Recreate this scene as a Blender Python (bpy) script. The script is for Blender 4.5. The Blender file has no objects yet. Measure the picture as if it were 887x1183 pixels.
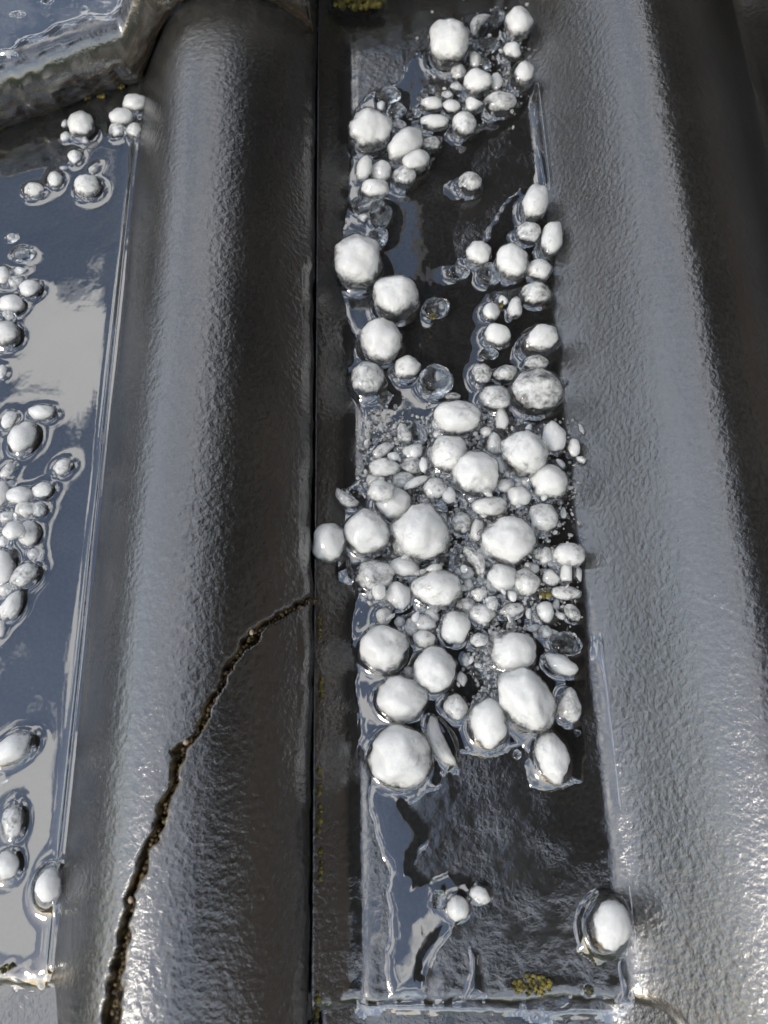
import bpy, bmesh, math, random
import numpy as np
from mathutils import Vector, Matrix, noise as mnoise
random.seed(7); np.random.seed(7)
S = bpy.context.scene
C = S.collection
rad = math.radians

# ------------------------------------------------------------------ frame of reference
# roof coordinates: X across the roof, Y up the slope, Z square to the tiles (metres)
PITCH = rad(24.0)
ROOF = Matrix.Translation((0, 0, 5.0)) @ Matrix.Rotation(PITCH, 4, 'X')

# ------------------------------------------------------------------ camera
FPX, CAM_H, TILT, ROLL = 890.0, 0.2254, rad(19.0), rad(-1.4)
CW, CH = 887.0, 1183.0
cam_p = Vector((0, 0, CAM_H))
c_d = Vector((0, math.sin(TILT), -math.cos(TILT)))
u0 = Vector((0, math.cos(TILT), math.sin(TILT))); r0 = Vector((1, 0, 0))
c_r = r0 * math.cos(ROLL) + u0 * math.sin(ROLL)
c_u = u0 * math.cos(ROLL) - r0 * math.sin(ROLL)
cd = bpy.data.cameras.new('camera'); cam = bpy.data.objects.new('camera', cd); C.objects.link(cam)
cd.sensor_fit = 'VERTICAL'; cd.sensor_height = 24.0; cd.lens = 24.0 * FPX / CH
cd.clip_start = 0.01; cd.clip_end = 500.0
cd.dof.use_dof = True; cd.dof.focus_distance = 0.236; cd.dof.aperture_fstop = 10.0
m = Matrix((c_r, c_u, -c_d)).transposed().to_4x4(); m.translation = cam_p
cam.matrix_world = ROOF @ m
S.camera = cam

# ------------------------------------------------------------------ sky and sun
SUN_DIR_ROOF = Vector((-0.60, -0.47, 0.66)).normalized()
sun_w = (ROOF.to_3x3() @ SUN_DIR_ROOF).normalized()
sun_el = math.asin(sun_w.z); sun_az = math.atan2(sun_w.x, sun_w.y)
W = bpy.data.worlds.new('World'); S.world = W; W.use_nodes = True
nt = W.node_tree; nt.nodes.clear()
def wn(t, **k):
    n = nt.nodes.new(t)
    for a, v in k.items(): setattr(n, a, v)
    return n
out = wn('ShaderNodeOutputWorld'); bg = wn('ShaderNodeBackground')
sky = wn('ShaderNodeTexSky', sky_type='NISHITA', sun_disc=False, sun_elevation=sun_el, sun_rotation=sun_az)
sky.air_density = 1.0; sky.dust_density = 0.7; sky.ozone_density = 1.2
tc = wn('ShaderNodeTexCoord'); sep = wn('ShaderNodeSeparateXYZ')
nt.links.new(tc.outputs['Generated'], sep.inputs[0])
mx = wn('ShaderNodeMath', operation='MAXIMUM'); mx.inputs[1].default_value = 0.0
nt.links.new(sep.outputs['Z'], mx.inputs[0])
ad = wn('ShaderNodeMath', operation='ADD'); ad.inputs[1].default_value = 0.22
nt.links.new(mx.outputs[0], ad.inputs[0])
dv = wn('ShaderNodeVectorMath', operation='DIVIDE')
cmb = wn('ShaderNodeCombineXYZ')
for k in range(3): nt.links.new(ad.outputs[0], cmb.inputs[k])
nt.links.new(tc.outputs['Generated'], dv.inputs[0]); nt.links.new(cmb.outputs[0], dv.inputs[1])
mp = wn('ShaderNodeMapping'); mp.inputs['Location'].default_value = (3.4, 0.75, 0.4)
nt.links.new(dv.outputs[0], mp.inputs[0])
cn = wn('ShaderNodeTexNoise'); cn.inputs['Scale'].default_value = 4.2; cn.inputs['Detail'].default_value = 7.0
cn.inputs['Roughness'].default_value = 0.55; cn.inputs['Distortion'].default_value = 0.35
nt.links.new(mp.outputs[0], cn.inputs['Vector'])
cr = wn('ShaderNodeValToRGB'); cr.color_ramp.elements[0].position = 0.50; cr.color_ramp.elements[1].position = 0.565; cr.color_ramp.elements[0].color = (0.05, 0.05, 0.05, 1)
nt.links.new(cn.outputs['Fac'], cr.inputs[0])
mixc = wn('ShaderNodeMix', data_type='RGBA'); mixc.inputs['B'].default_value = (9.6, 9.5, 9.3, 1)
nt.links.new(cr.outputs[0], mixc.inputs['Factor']); nt.links.new(sky.outputs[0], mixc.inputs['A'])
nt.links.new(mixc.outputs['Result'], bg.inputs['Color']); bg.inputs['Strength'].default_value = 0.15
nt.links.new(bg.outputs[0], out.inputs['Surface'])

sl = bpy.data.lights.new('sun', 'SUN'); so = bpy.data.objects.new('sun', sl); C.objects.link(so)
sl.energy = 0.9; sl.angle = rad(10); sl.color = (1.0, 0.93, 0.82)
so.rotation_euler = (-sun_w).to_track_quat('-Z', 'Y').to_euler()
so.location = (0, -3, 9)
S.view_settings.view_transform = 'Standard'; S.view_settings.look = 'None'
S.view_settings.exposure = 0.45; S.view_settings.gamma = 1.0
S.view_settings.use_curve_mapping = False
S.render.engine = 'CYCLES'
S.cycles.transparent_max_bounces = 16

# ------------------------------------------------------------------ helpers
def unproject(px, py, z=0.0):
    d = c_r * (px - CW / 2) + c_u * (-(py - CH / 2)) + c_d * FPX
    t = (z - cam_p.z) / d.z
    p = cam_p + d * t
    return p, t                         # t = metres per pixel at that depth
def sstep(a, b, x):
    t = np.clip((x - a) / (b - a), 0, 1); return t * t * (3 - 2 * t)
_perm = np.random.RandomState(3).rand(256, 256)
def vnoise(x, y, f, ox=0.0, oy=0.0):
    x = x * f + ox + 900; y = y * f + oy + 900
    xi = np.floor(x).astype(int); yi = np.floor(y).astype(int)
    fx = x - xi; fy = y - yi; fx = fx * fx * (3 - 2 * fx); fy = fy * fy * (3 - 2 * fy)
    g = lambda a, b: _perm[a % 256, b % 256]
    return (g(xi, yi) * (1 - fx) + g(xi + 1, yi) * fx) * (1 - fy) + (g(xi, yi + 1) * (1 - fx) + g(xi + 1, yi + 1) * fx) * fy - 0.5
def place(o, loc=(0, 0, 0), rot=None):
    mt = ROOF @ Matrix.Translation(loc)
    if rot is not None: mt = mt @ rot
    o.matrix_world = mt
    return o
def new_obj(name, me, mat=None, parent=None):
    o = bpy.data.objects.new(name, me); C.objects.link(o)
    if mat is not None and not me.materials: me.materials.append(mat)
    if parent is not None: o.parent = parent
    return o
def mesh_np(name, co, quads, smooth=True, attrs=None):
    me = bpy.data.meshes.new(name)
    me.from_pydata(co.tolist() if hasattr(co, 'tolist') else co, [], quads.tolist() if hasattr(quads, 'tolist') else quads)
    if attrs:
        if 'film' not in attrs and 'crack' in attrs: attrs['film'] = 1 - sstep(0.0004, 0.0022, np.asarray(co)[:, 2])
        for k, v in attrs.items():
            a = me.attributes.new(k, 'FLOAT', 'POINT'); a.data.foreach_set('value', np.asarray(v, dtype=np.float32))
    if smooth: me.polygons.foreach_set('use_smooth', [True] * len(me.polygons))
    me.update()
    return me
def tag(o, label=None, cat=None, group=None, kind=None):
    if label: o['label'] = label
    if cat: o['category'] = cat
    if group: o['group'] = group
    if kind: o['kind'] = kind
    return o

# ------------------------------------------------------------------ materials
def mat(name):
    M = bpy.data.materials.new(name); M.use_nodes = True
    t = M.node_tree; t.nodes.clear()
    o = t.nodes.new('ShaderNodeOutputMaterial')
    def N(ty, **k):
        n = t.nodes.new(ty)
        for a, v in k.items():
            if a.startswith('i_'):
                key = a[2:].replace('_', ' ')
                n.inputs[key].default_value = v
            else: setattr(n, a, v)
        return n
    return M, t, o, N
def ramp(n, stops):
    e = n.color_ramp.elements
    while len(e) > 1: e.remove(e[-1])
    e[0].position = stops[0][0]; e[0].color = stops[0][1]
    for p, c in stops[1:]:
        x = e.new(p); x.color = c
def g(v): return (v, v, v, 1)

def tile_material():
    M, t, o, N = mat('wet_concrete_tile'); L = t.links.new
    tcn = N('ShaderNodeTexCoord')
    big = N('ShaderNodeTexNoise', i_Scale=22.0, i_Detail=5.0, i_Roughness=0.6); L(tcn.outputs['Object'], big.inputs['Vector'])
    col = N('ShaderNodeValToRGB'); ramp(col, [(0.3, (0.018, 0.018, 0.0185, 1)), (0.55, (0.026, 0.0257, 0.0253, 1)), (0.75, (0.040, 0.037, 0.034, 1))])
    L(big.outputs['Fac'], col.inputs[0])
    # sand grains in the concrete
    gr = N('ShaderNodeTexNoise', i_Scale=900.0, i_Detail=2.0); L(tcn.outputs['Object'], gr.inputs['Vector'])
    grr = N('ShaderNodeValToRGB'); ramp(grr, [(0.35, g(0.75)), (0.7, g(1.35))]); L(gr.outputs['Fac'], grr.inputs[0])
    mul = N('ShaderNodeMix', data_type='RGBA', blend_type='MULTIPLY'); mul.inputs['Factor'].default_value = 1.0
    L(col.outputs[0], mul.inputs['A']); L(grr.outputs[0], mul.inputs['B'])
    # worn broken edge and soil in the crack
    dirt = N('ShaderNodeAttribute', attribute_name='crack')
    soil = N('ShaderNodeTexNoise', i_Scale=420.0, i_Detail=4.0); L(tcn.outputs['Object'], soil.inputs['Vector'])
    sc = N('ShaderNodeValToRGB'); ramp(sc, [(0.3, (0.016, 0.011, 0.007, 1)), (0.48, (0.060, 0.041, 0.020, 1)), (0.60, (0.17, 0.12, 0.05, 1)), (0.74, (0.34, 0.27, 0.16, 1))])
    L(soil.outputs['Fac'], sc.inputs[0])
    mc = N('ShaderNodeMix', data_type='RGBA'); L(dirt.outputs['Fac'], mc.inputs['Factor']); L(mul.outputs['Result'], mc.inputs['A']); L(sc.outputs[0], mc.inputs['B'])
    rn = N('ShaderNodeTexNoise', i_Scale=60.0, i_Detail=4.0); L(tcn.outputs['Object'], rn.inputs['Vector'])
    rr = N('ShaderNodeMapRange'); rr.inputs['From Min'].default_value = 0.3; rr.inputs['From Max'].default_value = 0.7
    rr.inputs['To Min'].default_value = 0.08; rr.inputs['To Max'].default_value = 0.18
    L(rn.outputs['Fac'], rr.inputs['Value'])
    b1 = N('ShaderNodeTexNoise', i_Scale=720.0, i_Detail=4.0, i_Roughness=0.62, i_Distortion=0.1); L(tcn.outputs['Object'], b1.inputs['Vector'])
    b2 = N('ShaderNodeTexVoronoi', i_Scale=520.0); L(tcn.outputs['Object'], b2.inputs['Vector'])
    am = N('ShaderNodeMath', operation='MULTIPLY_ADD'); am.inputs[1].default_value = 0.35
    L(b2.outputs['Distance'], am.inputs[0]); L(b1.outputs['Fac'], am.inputs[2])
    film = N('ShaderNodeAttribute', attribute_name='film'); fs_ = N('ShaderNodeMapRange'); fs_.inputs['To Min'].default_value = 0.37; fs_.inputs['To Max'].default_value = 0.20
    L(film.outputs['Fac'], fs_.inputs['Value'])
    pn = N('ShaderNodeTexNoise', i_Scale=75.0, i_Detail=3.0); L(tcn.outputs['Object'], pn.inputs['Vector'])
    pr = N('ShaderNodeMapRange'); pr.inputs['From Min'].default_value = 0.40; pr.inputs['From Max'].default_value = 0.62; pr.inputs['To Min'].default_value = 0.25; pr.inputs['To Max'].default_value = 1.35
    L(pn.outputs['Fac'], pr.inputs['Value'])
    pl = N('ShaderNodeMix', data_type='FLOAT'); pl.inputs['A'].default_value = 1.0; L(film.outputs['Fac'], pl.inputs['Factor']); L(pr.outputs[0], pl.inputs['B'])
    pm = N('ShaderNodeMath', operation='MULTIPLY'); L(pl.outputs['Result'], pm.inputs[0]); L(fs_.outputs[0], pm.inputs[1])
    bp = N('ShaderNodeBump', i_Distance=0.0008); L(pm.outputs[0], bp.inputs['Strength']); L(am.outputs[0], bp.inputs['Height'])
    rd = N('ShaderNodeMath', operation='MULTIPLY_ADD'); rd.inputs[1].default_value = 0.35; L(dirt.outputs['Fac'], rd.inputs[0]); L(rr.outputs[0], rd.inputs[2])
    P = N('ShaderNodeBsdfPrincipled', i_IOR=2.35)
    sub = N('ShaderNodeAttribute', attribute_name='submerged')
    sp = N('ShaderNodeMapRange'); sp.inputs['To Min'].default_value = 0.6; sp.inputs['To Max'].default_value = 0.06
    L(sub.outputs['Fac'], sp.inputs['Value'])
    spd = N('ShaderNodeMapRange'); spd.inputs['To Min'].default_value = 1.0; spd.inputs['To Max'].default_value = 0.25; L(dirt.outputs['Fac'], spd.inputs['Value'])
    spm = N('ShaderNodeMath', operation='MULTIPLY'); L(sp.outputs[0], spm.inputs[0]); L(spd.outputs[0], spm.inputs[1])
    L(spm.outputs[0], P.inputs['Specular IOR Level'])
    L(mc.outputs['Result'], P.inputs['Base Color']); L(rd.outputs[0], P.inputs['Roughness']); L(bp.outputs[0], P.inputs['Normal'])
    L(P.outputs[0], o.inputs['Surface'])
    return M
def water_material():
    M, t, o, N = mat('clear_water'); L = t.links.new
    tcn = N('ShaderNodeTexCoord')
    b = N('ShaderNodeTexNoise', i_Scale=160.0, i_Detail=2.0); L(tcn.outputs['Object'], b.inputs['Vector'])
    bp = N('ShaderNodeBump', i_Strength=0.10, i_Distance=0.0004); L(b.outputs['Fac'], bp.inputs['Height'])
    gl = N('ShaderNodeBsdfGlossy', i_Roughness=0.015); gl.inputs['Color'].default_value = (0.97, 0.98, 1, 1)
    tr = N('ShaderNodeBsdfTransparent'); tr.inputs['Color'].default_value = (0.96, 0.97, 0.98, 1)
    geo = N('ShaderNodeNewGeometry'); ior = N('ShaderNodeMapRange'); ior.inputs['To Min'].default_value = 2.5; ior.inputs['To Max'].default_value = 1 / 2.5
    L(geo.outputs['Backfacing'], ior.inputs['Value'])
    fr = N('ShaderNodeFresnel'); L(ior.outputs[0], fr.inputs['IOR']); mixs = N('ShaderNodeMixShader')
    L(bp.outputs[0], gl.inputs['Normal']); L(bp.outputs[0], fr.inputs['Normal'])
    L(fr.outputs[0], mixs.inputs[0]); L(tr.outputs[0], mixs.inputs[1]); L(gl.outputs[0], mixs.inputs[2])
    L(mixs.outputs[0], o.inputs['Surface'])
    return M
def ice_material(name):
    M, t, o, N = mat(name); L = t.links.new
    tcn = N('ShaderNodeTexCoord')
    at = N('ShaderNodeAttribute', attribute_name='milk')
    n1 = N('ShaderNodeTexNoise', i_Scale=620.0, i_Detail=6.0, i_Roughness=0.75, i_Distortion=2.2); L(tcn.outputs['Object'], n1.inputs['Vector'])
    ma = N('ShaderNodeMath', operation='MULTIPLY_ADD'); ma.inputs[1].default_value = 0.9; ma.inputs[2].default_value = -0.45
    L(n1.outputs['Fac'], ma.inputs[0])
    ms = N('ShaderNodeMath', operation='ADD'); L(ma.outputs[0], ms.inputs[0]); L(at.outputs['Fac'], ms.inputs[1])
    mr = N('ShaderNodeMapRange', interpolation_type='SMOOTHSTEP'); mr.inputs['From Min'].default_value = 0.0; mr.inputs['From Max'].default_value = 0.9
    L(ms.outputs[0], mr.inputs['Value'])
    n2 = N('ShaderNodeTexNoise', i_Scale=520.0, i_Detail=5.0, i_Roughness=0.6); L(tcn.outputs['Object'], n2.inputs['Vector'])
    bp = N('ShaderNodeBump', i_Strength=0.62, i_Distance=0.0010); L(n2.outputs['Fac'], bp.inputs['Height'])
    P = N('ShaderNodeBsdfPrincipled', i_Roughness=0.30, i_IOR=1.31)
    P.inputs['Base Color'].default_value = (0.84, 0.86, 0.875, 1)
    P.inputs['Subsurface Weight'].default_value = 1.0; P.inputs['Subsurface Radius'].default_value = (1.0, 1.0, 1.05); P.inputs['Subsurface Scale'].default_value = 0.0045
    P.inputs['Coat Weight'].default_value = 0.8; P.inputs['Coat Roughness'].default_value = 0.05; P.inputs['Coat IOR'].default_value = 1.6
    L(bp.outputs[0], P.inputs['Normal']); L(bp.outputs[0], P.inputs['Coat Normal'])
    G = N('ShaderNodeBsdfGlass', i_Roughness=0.02, i_IOR=1.31); G.inputs['Color'].default_value = (0.96, 0.975, 0.985, 1)
    bq = N('ShaderNodeBump', i_Strength=0.22, i_Distance=0.0009); L(n2.outputs['Fac'], bq.inputs['Height']); L(bq.outputs[0], G.inputs['Normal'])
    X = N('ShaderNodeMixShader'); L(mr.outputs[0], X.inputs[0]); L(G.outputs[0], X.inputs[1]); L(P.outputs[0], X.inputs[2])
    L(X.outputs[0], o.inputs['Surface'])
    return M
def core_material():
    M, t, o, N = mat('milky_ice_core'); L = t.links.new
    tcn = N('ShaderNodeTexCoord')
    at = N('ShaderNodeAttribute', attribute_name='milk')
    n1 = N('ShaderNodeTexNoise', i_Scale=480.0, i_Detail=6.0, i_Roughness=0.7, i_Distortion=1.5); L(tcn.outputs['Object'], n1.inputs['Vector'])
    ma = N('ShaderNodeMath', operation='MULTIPLY_ADD'); ma.inputs[1].default_value = 1.1; ma.inputs[2].default_value = -0.55; L(n1.outputs['Fac'], ma.inputs[0])
    ms = N('ShaderNodeMath', operation='ADD'); L(ma.outputs[0], ms.inputs[0]); L(at.outputs['Fac'], ms.inputs[1])
    mr = N('ShaderNodeMapRange', interpolation_type='SMOOTHSTEP'); mr.inputs['From Min'].default_value = 0.0; mr.inputs['From Max'].default_value = 0.85
    L(ms.outputs[0], mr.inputs['Value'])
    n2 = N('ShaderNodeTexNoise', i_Scale=520.0, i_Detail=5.0, i_Roughness=0.6); L(tcn.outputs['Object'], n2.inputs['Vector'])
    bp = N('ShaderNodeBump', i_Strength=0.4, i_Distance=0.0010); L(n2.outputs['Fac'], bp.inputs['Height'])
    P = N('ShaderNodeBsdfPrincipled', i_Roughness=0.5, i_IOR=1.31); P.inputs['Base Color'].default_value = (0.89, 0.89, 0.885, 1)
    P.inputs['Subsurface Weight'].default_value = 1.0; P.inputs['Subsurface Radius'].default_value = (1.0, 1.0, 1.05); P.inputs['Subsurface Scale'].default_value = 0.0045
    L(bp.outputs[0], P.inputs['Normal'])
    T = N('ShaderNodeBsdfTransparent'); T.inputs['Color'].default_value = (0.93, 0.94, 0.95, 1)
    X = N('ShaderNodeMixShader'); L(mr.outputs[0], X.inputs[0]); L(T.outputs[0], X.inputs[1]); L(P.outputs[0], X.inputs[2]); L(X.outputs[0], o.inputs['Surface'])
    return M
def shell_material():
    M, t, o, N = mat('clear_ice_shell'); L = t.links.new
    tcn = N('ShaderNodeTexCoord')
    b = N('ShaderNodeTexNoise', i_Scale=300.0, i_Detail=3.0); L(tcn.outputs['Object'], b.inputs['Vector'])
    bp = N('ShaderNodeBump', i_Strength=0.3, i_Distance=0.0008); L(b.outputs['Fac'], bp.inputs['Height'])
    gl = N('ShaderNodeBsdfGlossy', i_Roughness=0.03); tr = N('ShaderNodeBsdfTransparent'); tr.inputs['Color'].default_value = (0.955, 0.955, 0.95, 1)
    geo = N('ShaderNodeNewGeometry'); ior = N('ShaderNodeMapRange'); ior.inputs['To Min'].default_value = 1.6; ior.inputs['To Max'].default_value = 1 / 1.6
    L(geo.outputs['Backfacing'], ior.inputs['Value'])
    fr = N('ShaderNodeFresnel'); L(ior.outputs[0], fr.inputs['IOR']); X = N('ShaderNodeMixShader')
    L(bp.outputs[0], gl.inputs['Normal']); L(bp.outputs[0], fr.inputs['Normal'])
    L(fr.outputs[0], X.inputs[0]); L(tr.outputs[0], X.inputs[1]); L(gl.outputs[0], X.inputs[2]); L(X.outputs[0], o.inputs['Surface'])
    return M
def plain(name, stops, scale, rough=0.6, bump=0.3, spec=0.5):
    M, t, o, N = mat(name); L = t.links.new
    tcn = N('ShaderNodeTexCoord'); n = N('ShaderNodeTexNoise', i_Scale=scale, i_Detail=5.0); L(tcn.outputs['Object'], n.inputs['Vector'])
    r = N('ShaderNodeValToRGB'); ramp(r, stops); L(n.outputs['Fac'], r.inputs[0])
    bp = N('ShaderNodeBump', i_Strength=bump, i_Distance=0.3 / scale); L(n.outputs['Fac'], bp.inputs['Height'])
    P = N('ShaderNodeBsdfPrincipled', i_Roughness=rough); P.inputs['Specular IOR Level'].default_value = spec
    L(r.outputs[0], P.inputs['Base Color']); L(bp.outputs[0], P.inputs['Normal']); L(P.outputs[0], o.inputs['Surface'])
    return M
M_TILE = tile_material(); M_WATER = water_material(); M_ICE = ice_material('hail_ice'); M_SHELL = shell_material(); M_CORE = core_material()
M_MOSS = plain('moss', [(0.3, (0.03, 0.03, 0.006, 1)), (0.5, (0.10, 0.085, 0.015, 1)), (0.65, (0.26, 0.21, 0.04, 1)), (0.8, (0.28, 0.24, 0.13, 1))], 500, 0.7)
M_SOIL = plain('soil_and_moss', [(0.3, (0.020, 0.013, 0.007, 1)), (0.5, (0.085, 0.056, 0.026, 1)), (0.62, (0.16, 0.12, 0.035, 1)), (0.75, (0.30, 0.22, 0.11, 1))], 600, 0.5)
M_PEB = plain('pale_grit', [(0.3, (0.25, 0.19, 0.12, 1)), (0.7, (0.55, 0.47, 0.36, 1))], 400, 0.5)
M_DECK = plain('underlay', [(0.3, g(0.01)), (0.7, g(0.02))], 30, 0.9)
M_GRASS = plain('grass', [(0.3, (0.02, 0.04, 0.01, 1)), (0.7, (0.06, 0.10, 0.03, 1))], 2, 0.9)

# ------------------------------------------------------------------ tile shape
PER, TW, X0 = 0.15, 0.30, -0.021
H = 0.031
STEP, LEN = 0.0255, 0.345
Y_FRONT = -0.056
def bump_roll(d, hwl, hwr, p, e):
    u = np.where(d < 0, -d / hwl, d / hwr); u = np.clip(u, 0, 1)
    return H * (1 - u ** p) ** e
def profile(s):
    """height of a tile over its own trough, s metres from its left joint"""
    s = np.asarray(s, dtype=float)
    z = np.where(s < 0.119, bump_roll(s - 0.119, 0.0405, 0.047, 2.1, 1.95), bump_roll(s - 0.119, 0.0405, 0.047, 2.1, 1.45))
    z = np.maximum(z, bump_roll(s - 0.267, 0.0355, 0.046, 2.2, 1.25))
    left = 0.0068 * (1 - sstep(-0.004, 0.0118, s)) - 0.0003 * np.exp(-((s - 0.0128) / 0.0012) ** 2)
    left = np.where(s < 0.05, left, 0)
    return z + left
def relief(X, Y):
    return 0.00009 * vnoise(X, Y, 260, 5, 9) + 0.00007 * vnoise(X, Y, 620, 1, 2) + 0.0005 * vnoise(X, Y, 45, 3, 3)
TH = 0.0242
def roll_front(s): return -0.024 * sstep(0.004, 0.022, profile(s))
def tile_mesh(name, xs, ys, front, edit=None, r=0.0045, rag=0.0, origin=(0, 0), front_dirt=0.0):
    """xs: s-positions, ys: distances from the front edge; front(s) moves the edge"""
    nx, ny = len(xs), len(ys)
    Sx, D = np.meshgrid(xs, ys)
    fy = front(Sx)
    Yl = D + fy * np.clip(1 - D / 0.10, 0, 1)
    z = profile(Sx) + relief(Sx + origin[0], D + origin[1])
    dd = np.clip(D, 0, r)
    edge = r - np.sqrt(np.maximum(r * r - (r - dd) ** 2, 0))
    if rag: edge = edge + rag * vnoise(Sx, D, 420, 8, 8) * np.exp(-D / 0.004) ; Yl = Yl + rag * 1.6 * vnoise(Sx, D * 0 + 3, 300, 4, 4) * np.exp(-D / 0.003)
    z = z - edge
    # rounded right-hand edge
    w = np.clip(TW - 0.0003 - Sx, 0, 0.002); z = z - (0.002 - np.sqrt(np.maximum(0.002 ** 2 - (0.002 - w) ** 2, 0)))
    Sx = Sx + np.where(Sx > TW - 0.0025, 0.0009 * vnoise(D, D * 0, 70, 3, 3) + 0.0005 * vnoise(D, D * 0, 330, 1, 3), 0)
    crack = np.zeros_like(z); sub = np.zeros_like(z)
    if edit is not None: z, crack, sub = edit(Sx, Yl, z)
    top = np.stack([Sx, Yl, z], -1).reshape(-1, 3)
    idx = np.arange(nx * ny).reshape(ny, nx)
    q = np.stack([idx[:-1, :-1], idx[:-1, 1:], idx[1:, 1:], idx[1:, :-1]], -1).reshape(-1, 4)
    # walls: front, back, left, right (front in 6 steps so it can be rough)
    co = [top]; fq = [q]; base = nx * ny
    at_c = [crack.reshape(-1)]; at_s = [sub.reshape(-1)]
    def wall(ring, depth, steps, inward=None):
        nonlocal base
        prev = ring; k = len(ring); p0 = top[ring]
        for i in range(1, steps + 1):
            f = i / steps; p = p0.copy()
            if inward is not None:
                p[:, 1] += inward * f * f
                zz_ = p0[:, 2] - f * depth; p[:, 1] += (0.0005 * vnoise(p0[:, 0], zz_, 620, 2, 7) + 0.0005 * vnoise(p0[:, 0], zz_, 300, 2, 7) + 0.0015 * vnoise(p0[:, 0], zz_, 60, 2, 7)) * min(1, 4 * f)
            dep = depth
            p[:, 2] = p0[:, 2] - f * dep
            cur = base + np.arange(k); base += k
            co.append(p); fq.append(np.stack([prev[:-1], cur[:-1], cur[1:], prev[1:]], -1)); prev = cur
            at_c.append(front_dirt * np.clip(0.55 + 1.6 * vnoise(p0[:, 0], p0[:, 0] * 0 + i * .003, 210, 5, 5), 0, 1) if inward is not None else np.zeros(k)); at_s.append(np.zeros(k))
    wall(idx[0, :], TH - r, 20, 0.004)
    wall(idx[-1, ::-1], 0.012, 1)
    wall(idx[::-1, 0], 0.004, 1)
    wall(idx[:, -1], 0.0048, 2)
    return np.concatenate(co), np.concatenate(fq), np.concatenate(at_c), np.concatenate(at_s)

def seg(a, b, st): 
    n = max(1, int(round((b - a) / st))); return np.linspace(a, b, n, endpoint=False)
def edge_rows(): return np.concatenate([[0, .00015, .0004, .0008, .0014, .0022, .0032]])
coarse_x = np.concatenate([seg(0, .02, .002), seg(.02, .08, .006), seg(.08, .16, .0025), seg(.16, .23, .006), seg(.23, .30, .0025), [TW - .0012, TW - .0006, TW - .0003]])
coarse_y = np.concatenate([edge_rows(), seg(.0045, .06, .004), seg(.06, .42, .012), [.42]])

# crack across the right-hand roll of the left tile: photographed course, on the curved surface
def surf_point(px, py, tilefun):
    z = 0.0
    for _ in range(30):
        p, t = unproject(px, py, z); z = 0.6 * z + 0.4 * float(tilefun(p.x))
    return p
X0L = X0 - TW
crack_px = [(363, 688), (345, 697), (325, 708), (305, 722), (290, 732), (272, 755), (258, 778), (250, 800), (236, 826), (222, 850), (210, 862), (204, 885), (194, 915), (184, 945), (172, 975), (162, 1005), (152, 1040), (146, 1070), (138, 1105), (130, 1145), (126, 1183), (118, 1230)]
crack_w = [.0007, .0010, .0013, .0014, .0022, .0019, .0012, .0010, .0010, .0011, .0019, .0020, .0016, .0015, .0016, .0017, .0015, .0016, .0018, .0034, .0040, .0040]
crack_pts = [surf_point(x, y, lambda X: profile(X - X0L)) for x, y in crack_px]
CXY = np.array([(p.x, p.y) for p in crack_pts])
def crack_dist(X, Y):
    best = np.full(X.shape, 9.0); side = np.zeros(X.shape); wid = np.zeros(X.shape)
    for i in range(len(CXY) - 1):
        a, b = CXY[i], CXY[i + 1]; d = b - a; L2 = d @ d
        t = np.clip(((X - a[0]) * d[0] + (Y - a[1]) * d[1]) / L2, 0, 1)
        ex = X - (a[0] + t * d[0]); ey = Y - (a[1] + t * d[1]); dist = np.hypot(ex, ey)
        m_ = dist < best
        best = np.where(m_, dist, best); side = np.where(m_, d[0] * ey - d[1] * ex, side)
        wid = np.where(m_, crack_w[i] * (1 - t) + crack_w[i + 1] * t, wid)
    return best, side, wid

# ------------------------------------------------------------------ hailstones, measured on the photograph
# (region offset x, y, zoom) then (cx, cy, half-width, half-height, turn in degrees, kind) in zoomed pixels
# kinds: w white, m mottled, c clear, s white core in a clear shell
R1 = (370, 0, 2.957, [
 (440,150,80,88,0,'w'),(678,82,48,55,0,'w'),(655,178,32,35,0,'w'),(548,95,30,55,-30,'m'),(600,60,25,40,-20,'c'),(575,150,38,28,0,'c'),
 (528,208,22,34,0,'w'),(470,250,27,35,0,'m'),(540,285,52,48,0,'w'),(602,285,22,38,0,'w'),(690,262,46,56,-20,'s'),(612,355,55,42,0,'m'),
 (525,360,36,30,0,'w'),(447,366,32,26,0,'w'),(433,328,22,16,0,'m'),(465,300,24,20,0,'m'),(380,358,40,26,0,'w'),(370,305,22,16,0,'c'),
 (388,420,50,27,0,'w'),(490,430,42,44,0,'m'),(233,325,42,32,0,'c'),(262,378,32,30,0,'c'),(272,432,22,22,0,'m'),(168,445,78,78,0,'w'),
 (208,365,16,22,0,'w'),(290,500,74,50,35,'w'),(325,552,50,38,25,'w'),(376,493,34,28,0,'m'),(288,605,42,38,0,'m'),(152,578,30,52,-10,'w'),
 (208,590,38,45,0,'w'),(185,648,50,35,0,'m'),(160,700,55,38,0,'c'),(150,745,20,18,0,'m'),(205,730,40,50,0,'c'),(510,628,42,38,0,'m'),
 (733,695,46,70,-18,'w'),(712,800,45,38,0,'m'),(320,385,28,20,10,'c'),(350,330,18,16,0,'c'),(560,215,22,24,0,'c')])
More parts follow.
